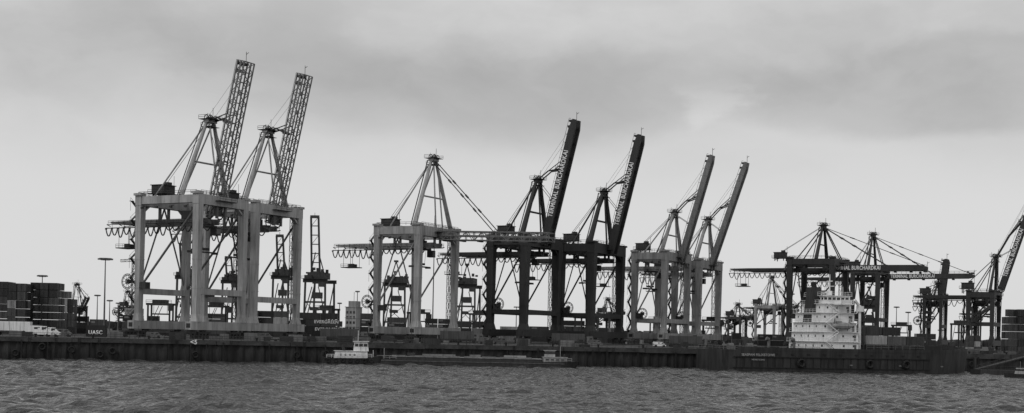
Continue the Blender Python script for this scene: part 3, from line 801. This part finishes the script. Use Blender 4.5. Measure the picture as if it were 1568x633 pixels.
for x, y, z_, mi in [(50, 3.2, 9.6, 9), (50, 6, 9.6, 3), (56.3, 3.2, 9.6, 6), (56.3, 6, 12.2, 1), (56.3, 6, 9.6, 8), (62.5, 3.2, 9.6, 2), (50, 6, 12.2, 2)]:
    m.box((x, y, z_), (6, 2.44, 2.5), mi)
    for q in range(9): m.box((x-2.6+q*.62, y-1.25, z_), (.22, .08, 2.1), mi)
m.obj('deck_containers_and_hatches', CONT, root)
m = M()
for x in (46, 67): m.tube((x, 3, 6), (x, 3, 17), .3, .2); m.box((x, 3, 15), (1.6, 1.6, .2))
m.tube((76, 9, 6), (76, 9, 15), .3, .15); m.box((76, 9, 13), (.3, 3, .3))
m.poly([V((.5, 3, 6.5)), V((-6, 8, 5.9))], .07); m.poly([V((.5, 12, 6.5)), V((-9, 20, 6)) ], .07)
m.obj('masts_and_mooring_lines', M_steel, root)
lettering('stern_lettering', 'SEASPAN FELIXSTOWE', root, .95, (10.5, -.47, 4.75), (1,0,0), (0,-1,-.0), .02, mt=M_letter2)
lettering('stern_lettering_port', 'HONG KONG', root, .6, (10.5, -.44, 3.4), (1,0,0), (0,-1,0), .01, mt=M_letter2)
for x in (40, 56, 70): lettering('draft_mark', '=I=', root, .6, (x, -.40, 2.2), (1,0,0), (0,-1,0), .01, mt=M_letter2)

# tug boat
sp = V((at(495, 558, 348).x, 347, 0)); root = empty('tugboat', sp, .18)
m = M(); hullmesh(m, 15, 5, 1.7, 1.2, .35, .15, .9, 1.06, 18, 2.5, .8); m.obj('hull', M_hull, root)
m2 = M()
m2.hexa([(3.0,.7,1.7),(12.0,.7,1.7),(12.0,4.3,1.7),(3.0,4.3,1.7),(3.4,.8,3.6),(11.8,.8,3.6),(11.8,4.2,3.6),(3.4,4.2,3.6)], 0)
m2.box((7.4, 2.5, 3.68), (8.8, 3.9, .12), 0)
m2.hexa([(8.2,1.2,3.7),(12.2,1.2,3.7),(12.2,3.8,3.7),(8.2,3.8,3.7),(8.4,1.3,6.2),(11.9,1.3,6.2),(11.9,3.7,6.2),(8.4,3.7,6.2)], 0)
m2.box((10.15, 2.5, 5.3), (3.66, 2.6, .75), 1); m2.box((10.15, 2.5, 6.3), (4.2, 3.2, .16), 0)
for x in (8.4, 9.5, 10.7, 11.9): m2.box((x, 1.2, 5.3), (.16, .14, .85), 0)
for x in range(4): m2.tube((4.8+x*1.2, .70, 2.7), (4.8+x*1.2, .78, 2.7), .26, n=10, mi=1)
m2.tube((5.6, 2.5, 3.6), (5.4, 2.5, 5.4), .45, .4, n=10, mi=2); m2.tube((9.4, 2.5, 6.3), (9.4, 2.5, 9.2), .1, n=6, mi=0); m2.beam((9.4, 1.6, 8), (9.4, 3.4, 8), .1)
m2.tube((9.4,2.5,9), (4, 2.5, 3.6), .03, n=4, mi=2); m2.tube((13.5, 2.5, 2), (13.5, 2.5, 4), .08, n=6)
m2.box((2.0, 2.5, 2.1), (.8, 1.6, .8), 2)
m2.rail((1, .4, 1.8), (13, .4, 2.0), .9, .05, 1.3, 0)
m2.obj('deckhouse', [M_white, M_glass, M_steel], root)
m = M()
for i in range(7): m.ring((1.5+i*1.9, -.2, 1.1), (0,1,0), .45, .17, 12)
m.beam((.2, -.15, 1.65), (12.5, -.15, 1.75), .25, .25)
m.obj('tyre_fenders', M_black, root)

# river barge
sp = V((at(572, 561, 352).x, 352, 0)); root = empty('river_barge', sp, .03)
LB = at(882, 563, 352).x-sp.x
m = M(); hullmesh(m, LB, 8.5, 1.5, 1.5, .1, .05, .6, 1.0, 40, 4.2, .8); m.obj('hull', M_hull, root)
m = M()
m.box((LB*.46, 4.2, 1.95), (LB*.74, 6.6, .9), 0); m.box((LB*.46, 4.2, 2.45), (LB*.745, 6.9, .14), 3)
for i in range(24): m.box((LB*.1+i*LB*.031, .86, 1.95), (.14, .12, .9), 0)
for i in range(8): m.box((LB*(.12+.09*i), 4.2, 2.62), (LB*.07, 6.2, .22), 1)
m.box((LB*.32, 3, 2.95), (9, 2, .5), 2); m.box((LB*.7, 4, 2.98), (6, 2.4, .5), 3); m.box((LB*.5, 2.2, 2.98), (3, 1.2, .6), 2); m.box((LB*.18, 3.2, 2.98), (2, 2, .9), 0)
m.beam((2, -.12, 1.3), (LB-3, -.12, 1.3), .15, .14, mi=1)
m.obj('hold_coaming_and_hatches', [M_steel, M_steel2, CONT[8], M_light2], root)
m = M(); x = LB*.9
m.box((x, 4.2, 2.2), (6.4, 6, 1.5), 0); m.box((x, 4.2, 3.0), (6.8, 6.4, .12), 0); m.box((x-1.4, 4.2, 3.9), (2.8, 3.2, 1.8), 0); m.box((x-1.4, 4.2, 4.2), (2.86, 3.26, .7), 1); m.box((x-1.4, 4.2, 4.85), (3.4, 3.8, .12), 0)
for i in range(4): m.box((x-2.2+i*1.4, 1.19, 2.3), (.8, .06, .5), 1)
m.tube((x+1.5, 4, 3), (x+1.5, 4, 6), .08); m.tube((2.5, 4, 1.8), (2.5, 4, 4.6), .08); m.rail((x-3, .4, 1.7), (LB-1, 1.0, 1.9), .9, .05, 1.4); m.rail((.8, .9, 1.7), (6, .3, 1.7), .9, .05, 1.4)
m.tube((x+2.6, 4, 3), (x+2.6, 4, 3.9), .3, n=8, mi=1)
m.obj('wheelhouse', [M_light, M_glass], root)

# motor launch and pontoon at right
sp = V((at(1548, 572, 352).x, 352, 0)); root = empty('motor_launch', sp, .25)
m = M(); hullmesh(m, 10, 3.2, 1.2, .8, .4, .1, .5, 1.08, 14, 1.6, .85); m.obj('hull', M_hull, root)
m = M(); m.hexa([(3,.5,1.2),(7,.5,1.2),(7,2.7,1.2),(3,2.7,1.2),(3.3,.7,2.8),(6.2,.7,2.8),(6.2,2.5,2.8),(3.3,2.5,2.8)], 0); m.box((4.7, 1.6, 2.25), (3.1, 2.04, .5), 1); m.tube((4,1.6,2.8),(4,1.6,4.6),.05)
m.obj('cabin', [M_light, M_glass], root)
sp = V((at(1500, 570, 385).x, 385, 0)); root = empty('landing_pontoon', sp, .29)
m = M(); m.box((11, 2, .7), (22, 5, 1.6)); m.beam((0, 2, 1.5), (20, 5, 5.6), 1.6, .3); m.rail((0, 1.2, 1.7), (20, 4.2, 5.7)); m.rail((0, -.4, 1.5), (21, -.4, 1.5))
for x in (2, 19): m.tube((x, 5, -2), (x, 5, 5), .35, n=10)
m.obj('pontoon', M_steel, root)

# distant tree line
m = M(); x = -1500
top = []
while x < 1500:
    top.append((x, 1700+random.uniform(-20, 20), GZ+6+4*math.sin(x*.011)+random.uniform(-1.5, 3.0))); x += random.uniform(3, 9)
for i, p in enumerate(top):
    m.v.append((p[0], p[1], GZ-1)); m.v.append(p); m.v.append((p[0], p[1]+40, p[2]-1))
for i in range(len(top)-1):
    a = i*3; m.f.append((a, a+3, a+4, a+1)); m.m.append(0); m.f.append((a+1, a+4, a+5, a+2)); m.m.append(0)
m.obj('distant_treeline', M_leaf)

# ---------- world ----------
wd = bpy.data.worlds.new('World'); scene.world = wd; wd.use_nodes = True
nt = wd.node_tree; n = nt.nodes; l = nt.links; n.clear()
out = n.new('ShaderNodeOutputWorld'); bg = n.new('ShaderNodeBackground'); bg.inputs['Strength'].default_value = 0.1
SE, SR = math.radians(42), math.radians(215)
sky = n.new('ShaderNodeTexSky'); sky.sky_type = 'NISHITA'; sky.sun_disc = False; sky.sun_elevation = SE; sky.sun_rotation = SR
bw_ = n.new('ShaderNodeRGBToBW'); l.new(sky.outputs[0], bw_.inputs[0])
tc = n.new('ShaderNodeTexCoord')
def math_(op, a, b=None, clamp=False):
    x = n.new('ShaderNodeMath'); x.operation = op; x.use_clamp = clamp
    for i, q in enumerate((a, b)):
        if q is None: continue
        if isinstance(q, (int, float)): x.inputs[i].default_value = q
        else: l.new(q, x.inputs[i])
    return x.outputs[0]
def noise(sc, det, rough, vscale, src):
    mp = n.new('ShaderNodeMapping'); mp.inputs['Scale'].default_value = vscale; l.new(src, mp.inputs[0])
    no = n.new('ShaderNodeTexNoise'); no.inputs['Scale'].default_value = sc; no.inputs['Detail'].default_value = det; no.inputs['Roughness'].default_value = rough
    l.new(mp.outputs[0], no.inputs['Vector']); return no
G = tc.outputs['Generated']
nd = noise(6, 8, .55, (1, 1, 1.8), G)
vm = n.new('ShaderNodeVectorMath'); vm.operation = 'SUBTRACT'; vm.inputs[1].default_value = (.5, .5, .5); l.new(nd.outputs['Color'], vm.inputs[0])
vs = n.new('ShaderNodeVectorMath'); vs.operation = 'MULTIPLY'; vs.inputs[1].default_value = (.18, .18, .07); l.new(vm.outputs[0], vs.inputs[0])
va = n.new('ShaderNodeVectorMath'); va.operation = 'ADD'; l.new(G, va.inputs[0]); l.new(vs.outputs[0], va.inputs[1])
sep = n.new('ShaderNodeSeparateXYZ'); l.new(G, sep.inputs[0])
n2 = noise(6.0, 8, .52, (1, 1, 2.2), va.outputs[0])
cloud = n.new('ShaderNodeMapRange'); cloud.interpolation_type = 'SMOOTHSTEP'
cloud.inputs['From Min'].default_value = .34; cloud.inputs['From Max'].default_value = .68; l.new(n2.outputs['Fac'], cloud.inputs['Value'])
high = n.new('ShaderNodeMapRange'); high.interpolation_type = 'SMOOTHSTEP'
high.inputs['From Min'].default_value = .09; high.inputs['From Max'].default_value = .20; high.inputs['To Min'].default_value = .06; l.new(sep.outputs['Z'], high.inputs['Value'])
val = math_('SUBTRACT', 6.8, math_('MULTIPLY', math_('MULTIPLY', cloud.outputs[0], high.outputs[0]), 1.0))
val = math_('SUBTRACT', val, math_('MULTIPLY', high.outputs[0], .9))
for cx, cz, rx, rz, amt, soft in ((-.01, .180, .19, .040, 1.0, .8), (.32, .180, .18, .040, 1.05, .4), (-.27, .20, .20, .045, .7, 1.0), (.05, .237, .18, .02, -.5, 1.0), (.142, .170, .016, .024, -.8, 1.0), (-.40, .235, .12, .03, -.3, 1.0)):
    s1 = n.new('ShaderNodeVectorMath'); s1.operation = 'SUBTRACT'; s1.inputs[1].default_value = (cx, 0, cz); l.new(va.outputs[0], s1.inputs[0])
    s2 = n.new('ShaderNodeVectorMath'); s2.operation = 'MULTIPLY'; s2.inputs[1].default_value = (1/rx, 0, 1/rz); l.new(s1.outputs[0], s2.inputs[0])
    s3 = n.new('ShaderNodeVectorMath'); s3.operation = 'LENGTH'; l.new(s2.outputs[0], s3.inputs[0])
    mr = n.new('ShaderNodeMapRange'); mr.interpolation_type = 'SMOOTHSTEP'; mr.inputs['From Min'].default_value = 1.15; mr.inputs['From Max'].default_value = 1.15-soft
    l.new(s3.outputs['Value'], mr.inputs['Value'])
    val = math_('SUBTRACT', val, math_('MULTIPLY', mr.outputs[0], amt))
val = math_('ADD', val, math_('MULTIPLY', bw_.outputs[0], .04))
l.new(val, bg.inputs['Color']); l.new(bg.outputs[0], out.inputs['Surface'])

sd_ = bpy.data.lights.new('overcast_sun', 'SUN'); sd_.energy = .8; sd_.angle = math.radians(15); sd_.color = (1, .998, .995)
so = bpy.data.objects.new('overcast_sun', sd_); scene.collection.objects.link(so)
dirv = V((sin(SR)*cos(SE), cos(SR)*cos(SE), sin(SE)))
so.rotation_euler = dirv.to_track_quat('Z', 'Y').to_euler()

cam = bpy.data.cameras.new('camera'); co = bpy.data.objects.new('camera', cam); scene.collection.objects.link(co)
co.location = (0, 0, CH); co.rotation_euler = (math.radians(90), -TH, 0)
cam.sensor_width = 36; cam.lens = 36*F/1568; cam.shift_y = (HY-316.5)/1568; cam.clip_end = 20000; cam.clip_start = .5
scene.camera = co
scene.view_settings.view_transform = 'Standard'; scene.view_settings.look = 'None'; scene.view_settings.exposure = 0
